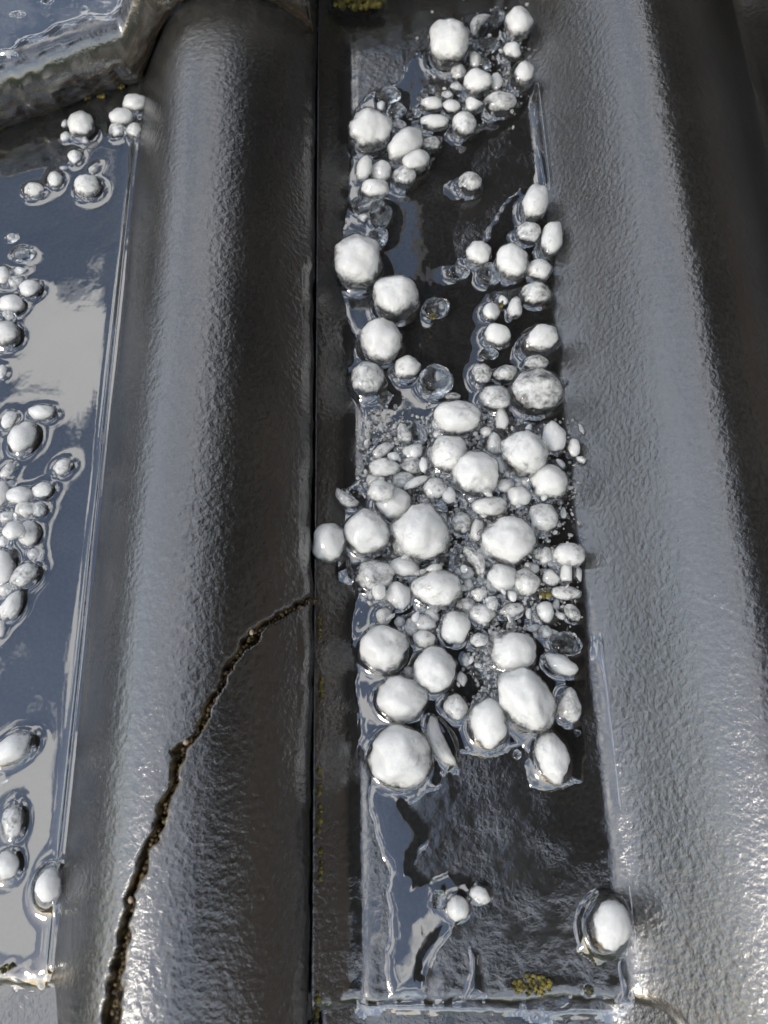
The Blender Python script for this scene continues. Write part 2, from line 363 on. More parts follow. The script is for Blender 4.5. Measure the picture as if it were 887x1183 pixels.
R2 = (370, 230, 2.772, [
 (120,200,82,88,0,'w'),(240,315,76,80,0,'w'),(195,455,73,76,0,'w'),(150,575,58,60,0,'m'),(205,635,25,25,0,'c'),(278,540,46,38,20,'m'),
 (370,350,46,36,20,'c'),(370,580,55,55,0,'c'),(440,235,38,26,0,'c'),(505,175,42,42,0,'w'),(612,205,52,58,0,'w'),(540,240,38,40,0,'c'),
 (740,130,36,66,-15,'w'),(700,228,42,36,0,'m'),(690,308,52,38,0,'m'),(622,348,24,40,-15,'m'),(585,325,16,18,0,'w'),(548,362,30,30,0,'w'),
 (560,318,22,20,0,'c'),(565,435,45,40,-10,'w'),(705,455,74,58,20,'s'),(690,525,42,28,0,'m'),(540,495,32,22,0,'c'),(517,562,32,38,0,'m'),
 (592,560,42,30,10,'m'),(690,620,88,72,0,'m'),(560,640,52,46,0,'m'),(190,120,30,30,0,'c'),(775,585,16,16,0,'c')])
R3 = (340, 440, 2.464, [
 (463,108,66,54,0,'w'),(548,146,20,16,0,'w'),(408,152,16,14,0,'w'),(590,108,20,40,0,'w'),(738,160,35,48,10,'w'),(794,192,22,28,0,'w'),
 (655,210,68,72,0,'m'),(570,180,25,36,0,'m'),(442,210,55,55,0,'m'),(515,265,70,68,0,'w'),(725,288,58,52,0,'w'),(655,288,14,18,0,'w'),
 (640,330,36,30,0,'w'),(600,300,25,20,0,'m'),(310,150,22,34,10,'m'),(350,150,28,35,0,'c'),(340,202,32,28,0,'m'),(282,217,18,14,0,'w'),
 (252,200,36,18,30,'m'),(255,250,48,30,0,'m'),(335,245,35,28,0,'m'),(367,240,12,24,0,'w'),(310,285,36,28,0,'m'),(345,290,40,14,25,'m'),
 (245,315,40,35,0,'m'),(283,350,52,48,0,'w'),(150,330,24,44,50,'m'),(205,430,66,70,0,'w'),(98,460,48,58,0,'w'),(358,432,84,84,0,'w'),
 (440,327,20,26,0,'w'),(400,310,38,34,0,'m'),(555,360,52,32,0,'m'),(475,405,30,34,0,'m'),(518,425,20,36,-15,'w'),(605,455,80,70,0,'w'),
 (708,390,45,45,0,'m'),(780,495,46,36,0,'m'),(715,500,22,28,0,'m'),(730,560,28,26,0,'w'),(775,545,22,32,0,'w'),(808,550,10,24,0,'w'),
 (505,520,28,58,32,'m'),(590,560,42,42,0,'w'),(658,575,42,40,0,'m'),(770,605,45,22,0,'m'),(310,530,48,30,-10,'w'),(230,555,60,48,0,'m'),
 (240,600,20,26,0,'w'),(295,612,38,42,0,'w'),(405,592,74,56,0,'m'),(397,535,25,15,0,'w'),(525,605,25,25,0,'m'),(620,612,16,18,0,'w'),
 (495,580,14,20,0,'w'),(445,510,40,20,0,'c'),(450,45,22,12,0,'m')])
R4 = (380, 650, 2.772, [
 (490,165,45,35,0,'m'),(585,152,45,24,12,'m'),(520,130,22,25,0,'m'),(697,158,36,36,0,'w'),(640,165,12,22,0,'w'),(405,205,46,58,-12,'w'),
 (300,195,45,30,0,'m'),(305,245,38,28,0,'m'),(175,172,28,30,0,'m'),(225,190,18,18,0,'m'),(175,275,80,82,0,'w'),(335,345,72,76,0,'w'),
 (255,355,20,22,0,'m'),(440,312,18,22,0,'m'),(425,372,18,24,0,'m'),(480,350,28,24,0,'c'),(480,250,30,26,0,'m'),(440,140,38,25,0,'m'),
 (590,285,75,62,0,'w'),(755,260,55,38,-15,'c'),(742,328,60,32,-28,'w'),(628,440,84,112,25,'w'),(770,455,38,58,-10,'m'),(405,462,42,46,0,'m'),
 (510,512,64,82,0,'w'),(228,435,85,76,0,'w'),(230,620,105,102,0,'w'),(365,570,36,92,25,'w'),(712,622,56,84,8,'w'),(795,545,12,12,0,'c'),
 (602,615,14,16,0,'c'),(655,210,25,12,10,'m')])
R5 = (340, 900, 2.016, [(380,300,26,28,0,'w'),(432,268,26,20,0,'m'),(337,283,18,22,0,'c'),(732,345,60,74,-15,'s'),(685,492,12,12,0,'c')])
R6 = (0, 0, 4.032, [
 (380,585,62,68,0,'w'),(305,580,18,26,0,'w'),(305,640,24,28,0,'m'),(398,655,18,20,0,'w'),(630,488,60,48,0,'w'),(565,550,55,48,0,'w'),
 (545,610,40,40,0,'m'),(628,612,38,42,0,'m'),(350,735,30,40,0,'w'),(298,785,20,12,0,'w'),(255,840,38,44,0,'w'),(440,790,20,34,-25,'m'),
 (405,870,60,56,0,'m'),(160,890,48,38,0,'m'),(55,1108,22,22,0,'m')])
R7 = (0, 250, 3.819, [
 (100,165,48,40,0,'c'),(90,242,30,20,0,'w'),(15,265,38,48,0,'w'),(70,295,38,32,0,'m'),(135,322,50,44,25,'w'),(50,390,60,45,0,'w'),
 (40,440,30,30,0,'m'),(20,520,66,66,0,'w'),(10,690,28,36,0,'m'),(45,900,34,48,-20,'w'),(185,868,60,38,0,'w'),(100,975,60,80,-20,'w'),(280,1105,44,36,40,'m')])
R8 = (0, 520, 4.55, [
 (45,110,56,32,50,'m'),(60,178,26,20,0,'w'),(5,235,45,80,0,'w'),(105,240,75,48,0,'w'),(225,215,58,46,30,'w'),(135,315,58,48,0,'m'),
 (205,315,40,45,0,'m'),(40,355,45,40,0,'m'),(75,425,58,55,0,'w'),(155,440,52,68,0,'w'),(25,480,38,35,0,'w'),(180,550,36,38,0,'m'),
 (12,615,66,98,0,'w'),(130,660,82,58,35,'m'),(65,815,50,84,-20,'m'),(25,735,45,40,0,'m'),(2,940,30,50,0,'w')])
R9 = (0, 780, 2.935, [(42,250,76,46,32,'w'),(8,345,22,22,0,'c'),(0,388,14,18,0,'c'),(47,497,36,58,0,'m'),(25,645,42,50,0,'w'),(162,718,56,76,-5,'s')])
stones = []
for ri, R in enumerate((R1, R2, R3, R4, R5, R6, R7, R8, R9)):
    for (cx, cy, a, b, rot, k) in R[3]:
        stones.append(dict(px=R[0] + cx / R[2], py=R[1] + cy / R[2], a=a / R[2], b=b / R[2], rot=rot, k=k, reg=ri + 1))
# crushed chips lying between the stones of the dense pile
rc = random.Random(11)
n_chip = 0
while n_chip < 120:
    x, y = rc.uniform(422, 672), rc.uniform(490, 790)
    if y > 735 and not 540 < x < 605: continue
    if any(((x - s['px']) / s['a']) ** 2 + ((y - s['py']) / s['b']) ** 2 < 0.62 for s in stones): continue
    stones.append(dict(px=x, py=y, a=rc.uniform(2.2, 5), b=rc.uniform(3, 8), rot=rc.uniform(-80, 80), k=rc.choice('mwwc'), reg=10)); n_chip += 1

# half-melted cloudy stones packed underneath and between
n_sub = 0
while n_sub < 46:
    x, y = rc.gauss(555, 55), rc.uniform(490, 740)
    if not 425 < x < 668: continue
    if any(((x - q['px']) / q['a']) ** 2 + ((y - q['py']) / q['b']) ** 2 < 0.45 and max(q['a'], q['b']) > 8 for q in stones): continue
    stones.append(dict(px=x, py=y, a=rc.uniform(7, 12), b=rc.uniform(7, 12), rot=rc.uniform(-80, 80), k=rc.choice('mmmcc'), reg=9.5)); n_sub += 1

def floor_z(X):
    if X >= X0: return float(profile(X - X0))
    return float(profile(X - X0L))
order = sorted(stones, key=lambda s: -s['a'] * s['b'])
done = []
for s in order:
    mn = min(s['a'], s['b'])
    lift = 0.0
    for _ in range(40):
        z = 0.004
        for __ in range(6):
            p, mpp = unproject(s['px'], s['py'], z)
            hv = (0.86 if s['k'] != 'c' else 0.62) * (0.6 * mn + 0.4 * max(s['a'], s['b'])) * mpp
            hv = min(hv, mn * mpp * 1.05)
            z = floor_z(p.x) + hv * 0.93 + lift
        A, B = s['a'] * mpp, s['b'] * mpp
        r1 = (A + B + hv) / 3; hit = False
        for q in done:
            d = (p - q['p']).length
            if s['reg'] == 9.5: break
            if d < 0.80 * (r1 + q['r']) and (p - q['p']).xy.length < 0.95 * (r1 + q['r']): hit = True; break
        if not hit: break
        lift += 0.0004
        if lift > min(0.009, 1.6 * r1 + .002): break
    s.update(p=p, A=A, B=B, H=hv, r=r1, lift=lift); done.append(s)

# ------------------------------------------------------------------ where water stands
def poly_xy(pts): return np.array([unproject(x, y, 0.0)[0].xy[:] for x, y in pts])
W_POLYS = [poly_xy(p) for p in (
 [(408,130),(425,105),(455,95),(480,60),(500,20),(560,10),(612,8),(624,60),(620,110),(600,140),(565,160),(545,190),(540,230),(522,262),(528,300),(548,285),(560,270),(598,215),(640,212),(656,270),(650,330),(652,400),(658,460),(672,520),(662,580),(678,640),(681,700),(686,745),(680,830),(668,900),(640,918),(612,912),(600,865),(560,878),(530,870),(505,912),(475,930),(498,958),(486,1000),(500,1012),(545,1012),(552,1035),(528,1060),(505,1110),(490,1152),(450,1152),(448,1050),(440,980),(425,920),(412,850),(406,760),(410,690),(398,640),(385,600),(415,540),(420,480),(398,440),(410,390),(385,330),(380,285),(400,250)],
 [(712,1035),(736,1035),(744,1080),(746,1140),(732,1168),(712,1160),(716,1105),(690,1112),(668,1098),(662,1060),(684,1030)],
 [(415,1158),(460,1160),(560,1158),(640,1163),(722,1161),(726,1168),(640,1171),(415,1166)],
 [(540,1090),(556,1100),(560,1150),(538,1152)])]
def poly_dist(X, Y, poly):
    """signed distance, positive inside"""
    best = np.full(X.shape, 9.0); ins = np.zeros(X.shape, bool); n = len(poly)
    for i in range(n):
        a, b = poly[i], poly[(i + 1) % n]; d = b - a
        t = np.clip(((X - a[0]) * d[0] + (Y - a[1]) * d[1]) / (d @ d), 0, 1)
        best = np.minimum(best, np.hypot(X - a[0] - t * d[0], Y - a[1] - t * d[1]))
        cond = ((a[1] > Y) != (b[1] > Y)) & (X < (b[0] - a[0]) * (Y - a[1]) / (b[1] - a[1] + 1e-12) + a[0])
        ins ^= cond
    return np.where(ins, best, -best)
def water_field(X, Y, left):
    if left:
        d = np.minimum(np.minimum(X + 0.172, 0.30 - Y), Y + 0.0485 + 0.0022 * vnoise(X, Y, 140) + 0.0014 * vnoise(X, Y, 420))
        film = 0.0018
        z = np.where(d > 0, film * (1 - np.exp(-d / 0.0022)) + 0.0014 * sstep(0, 0.004, d) * np.exp(-np.clip(-0.0880 - X, 0, 1) / 0.0015), d * 0.5 - 0.0002)
    else:
        d = np.full(X.shape, -9.0)
        for p in W_POLYS: d = np.maximum(d, poly_dist(X, Y, p))
        d = d + 0.0030 * vnoise(X, Y, 130, 4, 1) + 0.0010 * vnoise(X, Y, 420, 2, 6)
        z = np.where(d > 0, 0.00045 * (1 - np.exp(-d / 0.0013)), d * 0.4 - 0.0001)
        # water drawn up into the corner along the foot of the roll
        on = np.maximum(sstep(0.045, 0.035, Y) * sstep(-0.056, -0.052, Y), sstep(0.195, 0.20, Y) * sstep(0.252, 0.245, Y)) + 0.45 * sstep(0.03, 0.05, Y)
        wdt = 0.0021 * (1 + 0.9 * vnoise(X, Y, 90, 2, 4))
        foot = 0.0620
        z = np.maximum(z, np.where((X < foot + 0.004) & (X > 0.052) & (on > 0.02) & (Y > -0.0545), on * 0.0022 * np.exp(-np.clip(foot - X, 0, 1) / wdt) - 0.00055, -1))
        rip = sstep(0.0, 0.002, d)
        z = z + rip * (0.00006 * vnoise(X, Y, 380, 7, 7) + 0.00003 * vnoise(X, Y, 700, 1, 7)) * sstep(-0.1, 0.25, vnoise(X, Y, 38, 2, 9))
    for s in stones:
        p = s['p']; reach = max(s['A'], s['B']) + 0.008
        if s['lift'] > 0.003: continue
        m_ = (abs(X - p.x) < reach) & (abs(Y - p.y) < reach)
        if not m_.any(): continue
        c_, s_ = math.cos(rad(s['rot'])), math.sin(rad(s['rot']))
        dx, dy = X[m_] - p.x, Y[m_] - p.y
        e1, e2 = (dx * c_ + dy * s_) / s['A'], (-dx * s_ + dy * c_) / s['B']
        rr = np.hypot(e1, e2); dist = (rr - 0.86) * math.sqrt(s['A'] * s['B'])
        hgt = min(0.0021, 0.5 * s['H'])
        ring = floor_z(p.x) + hgt * np.exp(-np.clip(dist, 0, 1) / 0.0013) - np.where(dist > 0.0032, (dist - 0.0032) * 0.6, 0) 
        base = np.maximum(z[m_], -0.0006)
        z[m_] = np.maximum(z[m_], np.where(z[m_] > 0, z[m_] * 0 + base + (hgt - 0.0004) * np.exp(-np.clip(dist, 0, 1) / 0.0013), ring - 0.00055))
    return z

# ------------------------------------------------------------------ roof tiles
def edit_center(Sx, Yl, z):
    X = Sx + X0; Y = Yl + Y_FRONT
    ins = (X < 0.09) & (Y < 0.32)
    zw = np.full(z.shape, -1.0); 
    zw[ins] = water_field(X[ins], Y[ins], False)
    sub = sstep(-0.0001, 0.0004, zw - z) * (profile(Sx) < 0.002)
    return z, np.zeros_like(z), sub
def edit_left(Sx, Yl, z):
    X = Sx + X0L; Y = Yl + Y_FRONT_L
    wx = 0.0016 * vnoise(X, Y, 260, 1, 9) + 0.0009 * vnoise(X, Y, 700, 6, 1); wy = 0.0016 * vnoise(X, Y, 260, 8, 3) + 0.0009 * vnoise(X, Y, 700, 2, 5)
    bd, side, wid = crack_dist(X + wx, Y + wy); wid = wid * (0.72 + 0.35 * sstep(0.03, -0.03, Y))
    wv = wid * 0.5 * (1 + 1.1 * vnoise(X, Y, 520, 3, 4)) + 0.0003 * vnoise(X, Y, 1300, 4, 4)
    dep = 0.0060 * (1 - sstep(wv * 0.6, wv * 1.15 + 0.00025, bd))
    z = z - dep
    # broken corner sits a hair lower
    piece = (side > 0) & (Y < CXY[0][1])
    z = np.where(piece, z - 0.0006, z)
    cr_ = 1 - sstep(wv * 0.9, wv * 1.2 + 0.0005, bd)
    cr_ = np.maximum(cr_, 0.95 * (1 - sstep(wv, wv + np.where(side > 0, 0.0019, 0.0008), bd)) * sstep(-0.12, 0.12, vnoise(X, Y, 190, 2, 2)))
    sub = sstep(0.0, 0.0006, 0.0017 - z) * (X > -0.172) * (Y > Y_FRONT_L + 0.004)
    return z, cr_, sub
Y_FRONT_L = -0.050

fine_x = np.concatenate([seg(0, .165, .0007), seg(.165, .30, .004), [TW - .0012, TW - .0006, TW - .0003]])
fine_y = np.concatenate([edge_rows(), seg(.0045, .37, .0008), seg(.37, .42, .01), [.42]])
co, q, a1, a2 = tile_mesh('roof_tile', fine_x, fine_y, roll_front, edit_center, r=0.004, rag=0.0012, origin=(X0, Y_FRONT))
me = mesh_np('roof_tile', co, q, attrs={'crack': a1, 'submerged': a2})
t0 = place(new_obj('roof_tile', me, M_TILE), (X0, Y_FRONT, 0))
tag(t0, 'dark wet concrete roof tile holding the biggest heap of hail in its trough', 'roof tile', 'roof tiles')

fine_x = np.concatenate([seg(0, .11, .006), seg(.11, .225, .0011), seg(.225, .298, .00048), [.2985, TW - .0009, TW - .0006, TW - .0003]])
fine_y = np.concatenate([edge_rows(), seg(.0045, .155, .00045), seg(.155, .19, .0007), seg(.19, .36, .0009), seg(.36, .42, .01), [.42]])
co, q, a1, a2 = tile_mesh('roof_tile', fine_x, fine_y, roll_front, edit_left, r=0.004, rag=0.0016, origin=(X0L, Y_FRONT_L))
# split the broken corner off as its own part
cx = co[q][:, :, 0].mean(1) + X0L; cy = co[q][:, :, 1].mean(1) + Y_FRONT_L
wx = 0.0016 * vnoise(cx, cy, 260, 1, 9) + 0.0009 * vnoise(cx, cy, 700, 6, 1); wy = 0.0016 * vnoise(cx, cy, 260, 8, 3) + 0.0009 * vnoise(cx, cy, 700, 2, 5)
bd, side, wid = crack_dist(cx + wx, cy + wy)
isp = (side > 0) & (cy < CXY[0][1] + 0.0002) & (cx > CXY[-1][0])
root = bpy.data.objects.new('roof_tile', None); C.objects.link(root); place(root, (X0L, Y_FRONT_L, 0)); root.empty_display_size = 0.02
tag(root, 'cracked dark roof tile whose lower ridge corner has broken off', 'roof tile', 'roof tiles')
for nm, sel in (('tile_body', ~isp), ('broken_corner', isp)):
    qq = q[sel]; used, inv = np.unique(qq, return_inverse=True)
    me = mesh_np(nm, co[used], inv.reshape(-1, 4), attrs={'crack': a1[used], 'submerged': a2[used]})
    o = new_obj(nm, me, M_TILE, root)
    if nm == 'broken_corner': o['label'] = 'broken lower corner of the ridge, cut off by a mossy crack'
cracked = root

def shifted(front, rag, ymax=.42, fx=coarse_x, fy=coarse_y):
    co, q, a1, a2 = tile_mesh('roof_tile', fx, fy, front, None, rag=rag, front_dirt=0.5, r=0.010)
    return mesh_np('roof_tile', co, q, attrs={'crack': a1, 'submerged': a2})
# upper course, left column: slipped down, its edge running askew
UL_Y = 0.2295
fx = np.concatenate([seg(0, .14, .006), seg(.14, .30, .0009), [TW - .0012, TW - .0006, TW - .0003]])
fy = np.concatenate([edge_rows(), seg(.0045, .07, .0009), seg(.07, .42, .006), [.42]])
def ul_front(s):
    return 0.44 * np.clip(s - 0.186, -0.01, 0.06)
me = shifted(ul_front, 0.0008, fx=fx, fy=fy)
o = place(new_obj('roof_tile', me, M_TILE), (X0L, UL_Y, STEP)); tag(o, 'mossy thick front edge of an upper roof tile overhanging the flooded trough', 'roof tile', 'roof tiles')
# upper course, middle column
fx = np.concatenate([seg(0, .10, .0011), seg(.10, .30, .004), [TW - .0012, TW - .0006, TW - .0003]])
me = shifted(lambda s: 0.28 * np.clip(s - 0.03, -0.02, 0.05), 0.0010, fx=fx, fy=fy)
o = place(new_obj('roof_tile', me, M_TILE), (X0, 0.2945, STEP)); tag(o, 'upper roof tile with moss on its edge above the hail heap', 'roof tile', 'roof tiles')
# all the other tiles share one mesh
base_me = shifted(roll_front, 0.001)
for row in range(-2, 4):
    for colm in range(-3, 2):
        if (colm, row) in ((0, 0), (-1, 0), (0, 1), (-1, 1)): continue
        o = place(new_obj('roof_tile', base_me, M_TILE), (X0 + colm * TW, Y_FRONT + row * LEN + random.uniform(-.002, .002), row * STEP))
        if (colm, row) == (0, -1): tag(o, 'lower roof tile just below the front edge under the hail heap', 'roof tile', 'roof tiles')
        elif (colm, row) == (-1, -1): tag(o, 'lower roof tile just below the cracked ridge and flooded trough', 'roof tile', 'roof tiles')
        else: tag(o, 'dark wet concrete tile of the surrounding roof', 'roof tile', 'surrounding roof tiles')

# roof deck under the tiles and the ground far below
def box_mesh(name, lo, hi):
    bm = bmesh.new(); bmesh.ops.create_cube(bm, size=1.0)
    for v in bm.verts: v.co = Vector([lo[i] + (v.co[i] + .5) * (hi[i] - lo[i]) for i in range(3)])
    me = bpy.data.meshes.new(name); bm.to_mesh(me); bm.free(); return me
o = place(new_obj('roof_deck', box_mesh('roof_deck', (-.92, -.75, -.16), (.58, 1.4, -.13)), M_DECK)); tag(o, kind='structure')
o.matrix_world = ROOF @ Matrix.Rotation(math.atan2(STEP, LEN), 4, 'X')
me = bpy.data.meshes.new('ground'); me.from_pydata([(-200, -200, 0), (200, -200, 0), (200, 200, 0), (-200, 200, 0)], [], [(0, 1, 2, 3)])
o = new_obj('ground', me, M_GRASS); tag(o, kind='structure')

# unseen boarded overhang and side, added so the wet tiles mirror something dark
M_BLOCKER = plain('blocker_boards', [(0.3, (0.075, 0.056, 0.042, 1)), (0.7, (0.13, 0.098, 0.074, 1))], 14, 0.6, 0.1)
dz = 5.86
blocker_root = bpy.data.objects.new('sky_blocker', None); C.objects.link(blocker_root); blocker_root.location = (0.6, 0, 5.0)
tag(blocker_root, 'unseen brown boarded overhang added to darken the reflections in the wet roof', 'sky_blocker')
def blocker_part(name, lo, hi):
    o = new_obj(name, box_mesh(name, [lo[i] - blocker_root.location[i] for i in range(3)], [hi[i] - blocker_root.location[i] for i in range(3)]), M_BLOCKER, blocker_root); return o
yb = -0.75
for k in range(5): blocker_part('blocker_board', (0.085 + k * .1, yb, dz + .003 * (k % 2)), (0.183 + k * .1, 1.75, dz + .018 + .003 * (k % 2)))
blocker_part('blocker_edge', (0.060, yb - .02, dz - .02), (0.084, 1.75, dz + .12))
for k in range(9): blocker_part('blocker_side_board', (0.59 + .003 * (k % 2), -0.62, 4.74 + k * .124), (0.612, 1.9, 4.862 + k * .124))
blocker_part('blocker_top', (0.06, yb - .04, dz + .122), (1.6, 1.75, dz + .16))

# ------------------------------------------------------------------ water
def water(name, x0, x1, y0, y1, st, left):
    xs = np.arange(x0, x1, st); ys = np.arange(y0, y1, st)
    X, Y = np.meshgrid(xs, ys); Z = water_field(X, Y, left)
    sX0 = X0L if left else X0
    under = profile(X - sX0)
    keep = Z > under - 0.0008
    idx = np.arange(X.size).reshape(X.shape)
    kq = keep[:-1, :-1] & keep[1:, :-1] & keep[:-1, 1:] & keep[1:, 1:]
    qd = np.stack([idx[:-1, :-1], idx[:-1, 1:], idx[1:, 1:], idx[1:, :-1]], -1)[kq]
    used, inv = np.unique(qd, return_inverse=True)
    co = np.stack([X, Y, Z], -1).reshape(-1, 3)[used]
    me = mesh_np(name, co, inv.reshape(-1, 4))
    o = place(new_obj(name, me, M_WATER)); tag(o, kind='structure'); return o
water('water', -0.014, 0.082, -0.062, 0.305, 0.0005, False)
water('water', -0.172, -0.080, -0.054, 0.275, 0.0006, True)
# puddle on the slipped upper tile
xs = np.arange(-.165, -.086, .0007); ys = np.arange(UL_Y - .005, UL_Y + .12, .0007)
X, Y = np.meshgrid(xs, ys)
d = Y - (UL_Y + ul_front(X - X0L)) - .0095 + .008 * vnoise(X, Y, 120, 3, 8)
hole = 0.35 - np.hypot((X + .118) / .012, (Y - .262 - .4 * (X + .118)) / .006) + 1.3 * vnoise(X, Y, 330, 6, 2)
Z = np.where(d > 0, .0011 * (1 - np.exp(-d / .0012)), d * .5 - .0002) - .0014 * sstep(0, .5, hole)
Z = Z + 0.0001 * vnoise(X, Y, 300, 1, 1)
idx = np.arange(X.size).reshape(X.shape); kq = (Z > -.001)[:-1, :-1]
qd = np.stack([idx[:-1, :-1], idx[:-1, 1:], idx[1:, 1:], idx[1:, :-1]], -1)[kq]; used, inv = np.unique(qd, return_inverse=True)
me = mesh_np('water', np.stack([X, Y, Z + STEP], -1).reshape(-1, 3)[used], inv.reshape(-1, 4))
tag(place(new_obj('water', me, M_WATER)), kind='structure')

# ------------------------------------------------------------------ hail
ico = {}
def ico_verts(n):
    if n not in ico:
        bm = bmesh.new(); bmesh.ops.create_icosphere(bm, subdivisions=n, radius=1.0)
        bm.verts.ensure_lookup_table()
        ico[n] = (np.array([v.co[:] for v in bm.verts]), [[v.index for v in f.verts] for f in bm.faces]); bm.free()
    return ico[n]
def stone_mesh(name, s, scale, seed, kind, off=(0, 0, 0), rough=1.0):
    rs = random.Random(seed)
    size_px = max(s['a'], s['b'])
    V, F = ico_verts((5 if size_px > 26 else 4 if size_px > 9 else 3) - (1 if kind == 's' else 0))
    P = V.copy()
    # flattened facets
    for k in range(rs.randint(3, 6)):
        n = Vector((rs.gauss(0, 1), rs.gauss(0, 1), rs.gauss(0, .8))).normalized(); h = rs.uniform(.84, .98)
        d = P @ np.array(n[:]); ex = np.clip(d - h, 0, None)
        P -= (ex * 0.5)[:, None] * np.array(n[:])
    o1 = Vector((rs.uniform(-99, 99), rs.uniform(-99, 99), rs.uniform(-99, 99)))
    dis = np.empty(len(V)); mk = np.empty(len(V))
    for i, v in enumerate(V):
        vv = Vector(v)
        a = mnoise.noise(vv * 1.3 + o1); b = mnoise.noise(vv * 3.1 + o1); c = mnoise.noise(vv * 7.5 + o1); e = mnoise.noise(vv * 17 + o1)
        dis[i] = 1 + rough * (0.17 * a + 0.075 * b + 0.022 * c + 0.008 * e)
        mk[i] = 0.55 * mnoise.noise(vv * 1.7 - o1) + 0.45 * mnoise.noise(vv * 4.5 - o1)
    P *= dis[:, None]
    up = V[:, 2]
    cd_ = Vector((rs.gauss(0, 1), rs.gauss(0, 1), .4)).normalized(); cap = V @ np.array(cd_[:])
    if kind == 'w': milk = 1.02 + 0.45 * mk - 0.85 * sstep(0.66, 0.0, up) - 0.45 * np.clip(cap - 0.3, 0, 1)
    elif kind == 'm': milk = 0.66 + 0.55 * mk - 0.62 * sstep(0.65, -0.05, up) + rs.uniform(-.2, .16)
    elif kind == 'c': milk = 0.05 + 0.35 * mk
    else: milk = mk * 0 - 0.6
    P = P / np.abs(P).max(0)
    if size_px < 13 and kind in 'mcw':      # broken pieces: sharper flat cuts
        for k in range(rs.randint(1, 4)):
            n = Vector((rs.gauss(0, 1), rs.gauss(0, 1), rs.gauss(0, .6))).normalized(); h = rs.uniform(.55, .85)
            d = P @ np.array(n[:]); P -= (np.clip(d - h, 0, None) * 0.85)[:, None] * np.array(n[:])
        P = P / np.abs(P).max(0)
    # teardrop for the long ones
    if s['b'] > 1.35 * s['a'] and rs.random() < 0.6: P[:, 0] *= 1 - 0.28 * np.clip(P[:, 1], -1, 1)
    if s['b'] > 2.2 * s['a'] and s['a'] > 6 or s['k'] == 'm' and s['b'] > 1.7 * s['a'] and s['reg'] < 10: P[:, 0] = P[:, 0] * 0.8 + rs.choice((-1, 1)) * (0.55 - 0.75 * P[:, 1] ** 2)
    c_, s_ = math.cos(rad(s['rot'])), math.sin(rad(s['rot']))
    P = P * np.array([s['A'], s['B'], s['H']]) * scale
    P = np.stack([P[:, 0] * c_ - P[:, 1] * s_, P[:, 0] * s_ + P[:, 1] * c_, P[:, 2]], -1) + np.array(off)
    me = bpy.data.meshes.new(name); me.from_pydata(P.tolist(), [], F)
    at = me.attributes.new('milk', 'FLOAT', 'POINT'); at.data.foreach_set('value', milk.astype(np.float32))
    me.polygons.foreach_set('use_smooth', [True] * len(me.polygons)); me.update()
    return me

special = {(4, 230, 620): 'largest hailstone, round and white, at the foot of the heap',
 (4, 628, 440): 'large oval white hailstone wedged low in the heap beside a smaller teardrop one',
 (4, 712, 622): 'white teardrop hailstone at the foot of the heap with a wet trail',
 (4, 365, 570): 'long curved white hail slab leaning against the largest hailstone',
 (4, 510, 512): 'egg-shaped white hailstone with a bright meniscus at the foot of the heap',
 (5, 732, 345): 'lone white-cored hailstone in a clear rim by the lower trough edge',
 (5, 380, 300): 'small white hailstone alone on the wet film below the heap',
 (3, 98, 460): 'white hailstone lying on the tile joint beside the crack end',
 (3, 150, 330): 'thin curved sliver of hail at the edge of the heap by the joint',
 (2, 705, 455): 'white-cored hailstone in a broad clear ice rim beside the bare tile slope',
 (2, 120, 200): 'large round white hailstone, topmost of three in a row along the joint',
 (2, 240, 315): 'large frosted hailstone, middle of three in a row along the joint',
 (2, 195, 455): 'large smooth white hailstone, lowest of three in a row along the joint',
 (1, 440, 150): 'large rough round hailstone at the top of the upper cluster',
 (1, 168, 445): 'large white hailstone at the joint side of the upper cluster',
 (1, 690, 262): 'clear-rimmed hailstone at the slope side of the upper cluster',
 (9, 162, 718): 'clear-rimmed white hailstone against the cracked ridge at the flooded trough end',
 (9, 42, 250): 'white almond-shaped hailstone alone in the flooded trough',
 (9, 47, 497): 'grey oval hailstone alone in the flooded trough above a whiter one',
 (6, 630, 488): 'white hailstone tucked in the corner under the overhanging tile edge'}
spec_by_xy = {}
for (ri, zx, zy), lab in special.items():
    R = (R1, R2, R3, R4, R5, R6, R7, R8, R9)[ri - 1]
    spec_by_xy[(round(R[0] + zx / R[2], 2), round(R[1] + zy / R[2], 2))] = lab
def where(s):
    x, y = s['px'], s['py']
    if x < 200:
        if y < 240: return 'below the overhanging mossy tile edge'
        if y < 420: return 'in the upper clump of the flooded trough'
        if y < 560: return 'between the two clumps in the flooded trough'
        if y < 740: return 'in the lower clump of the flooded trough'
        return 'near the lower end of the flooded trough'
    if y < 235 and x < 600: return 'in the upper cluster of the middle trough'
    if y < 470: return 'in the loose string along the tile slope' if x > 545 else 'beside the row along the joint'
    if y < 930: return 'in the big heap'
    return 'on the wet tile below the big heap'
def base_label(s):
    k = s['k']; r_mm = s['r'] * 1000
    size = 'large' if r_mm > 7.5 else 'medium' if r_mm > 4.6 else 'small' if r_mm > 2.6 else 'tiny'
    ar = max(s['A'], s['B']) / min(s['A'], s['B'])
    look = {'w': 'white', 'm': 'cloudy', 'c': 'clear', 's': 'clear-rimmed'}[k]
    return f"{size} {'long' if ar > 1.45 else 'round'} {look} {'ice chip' if s['reg'] == 10 else 'hailstone'}"
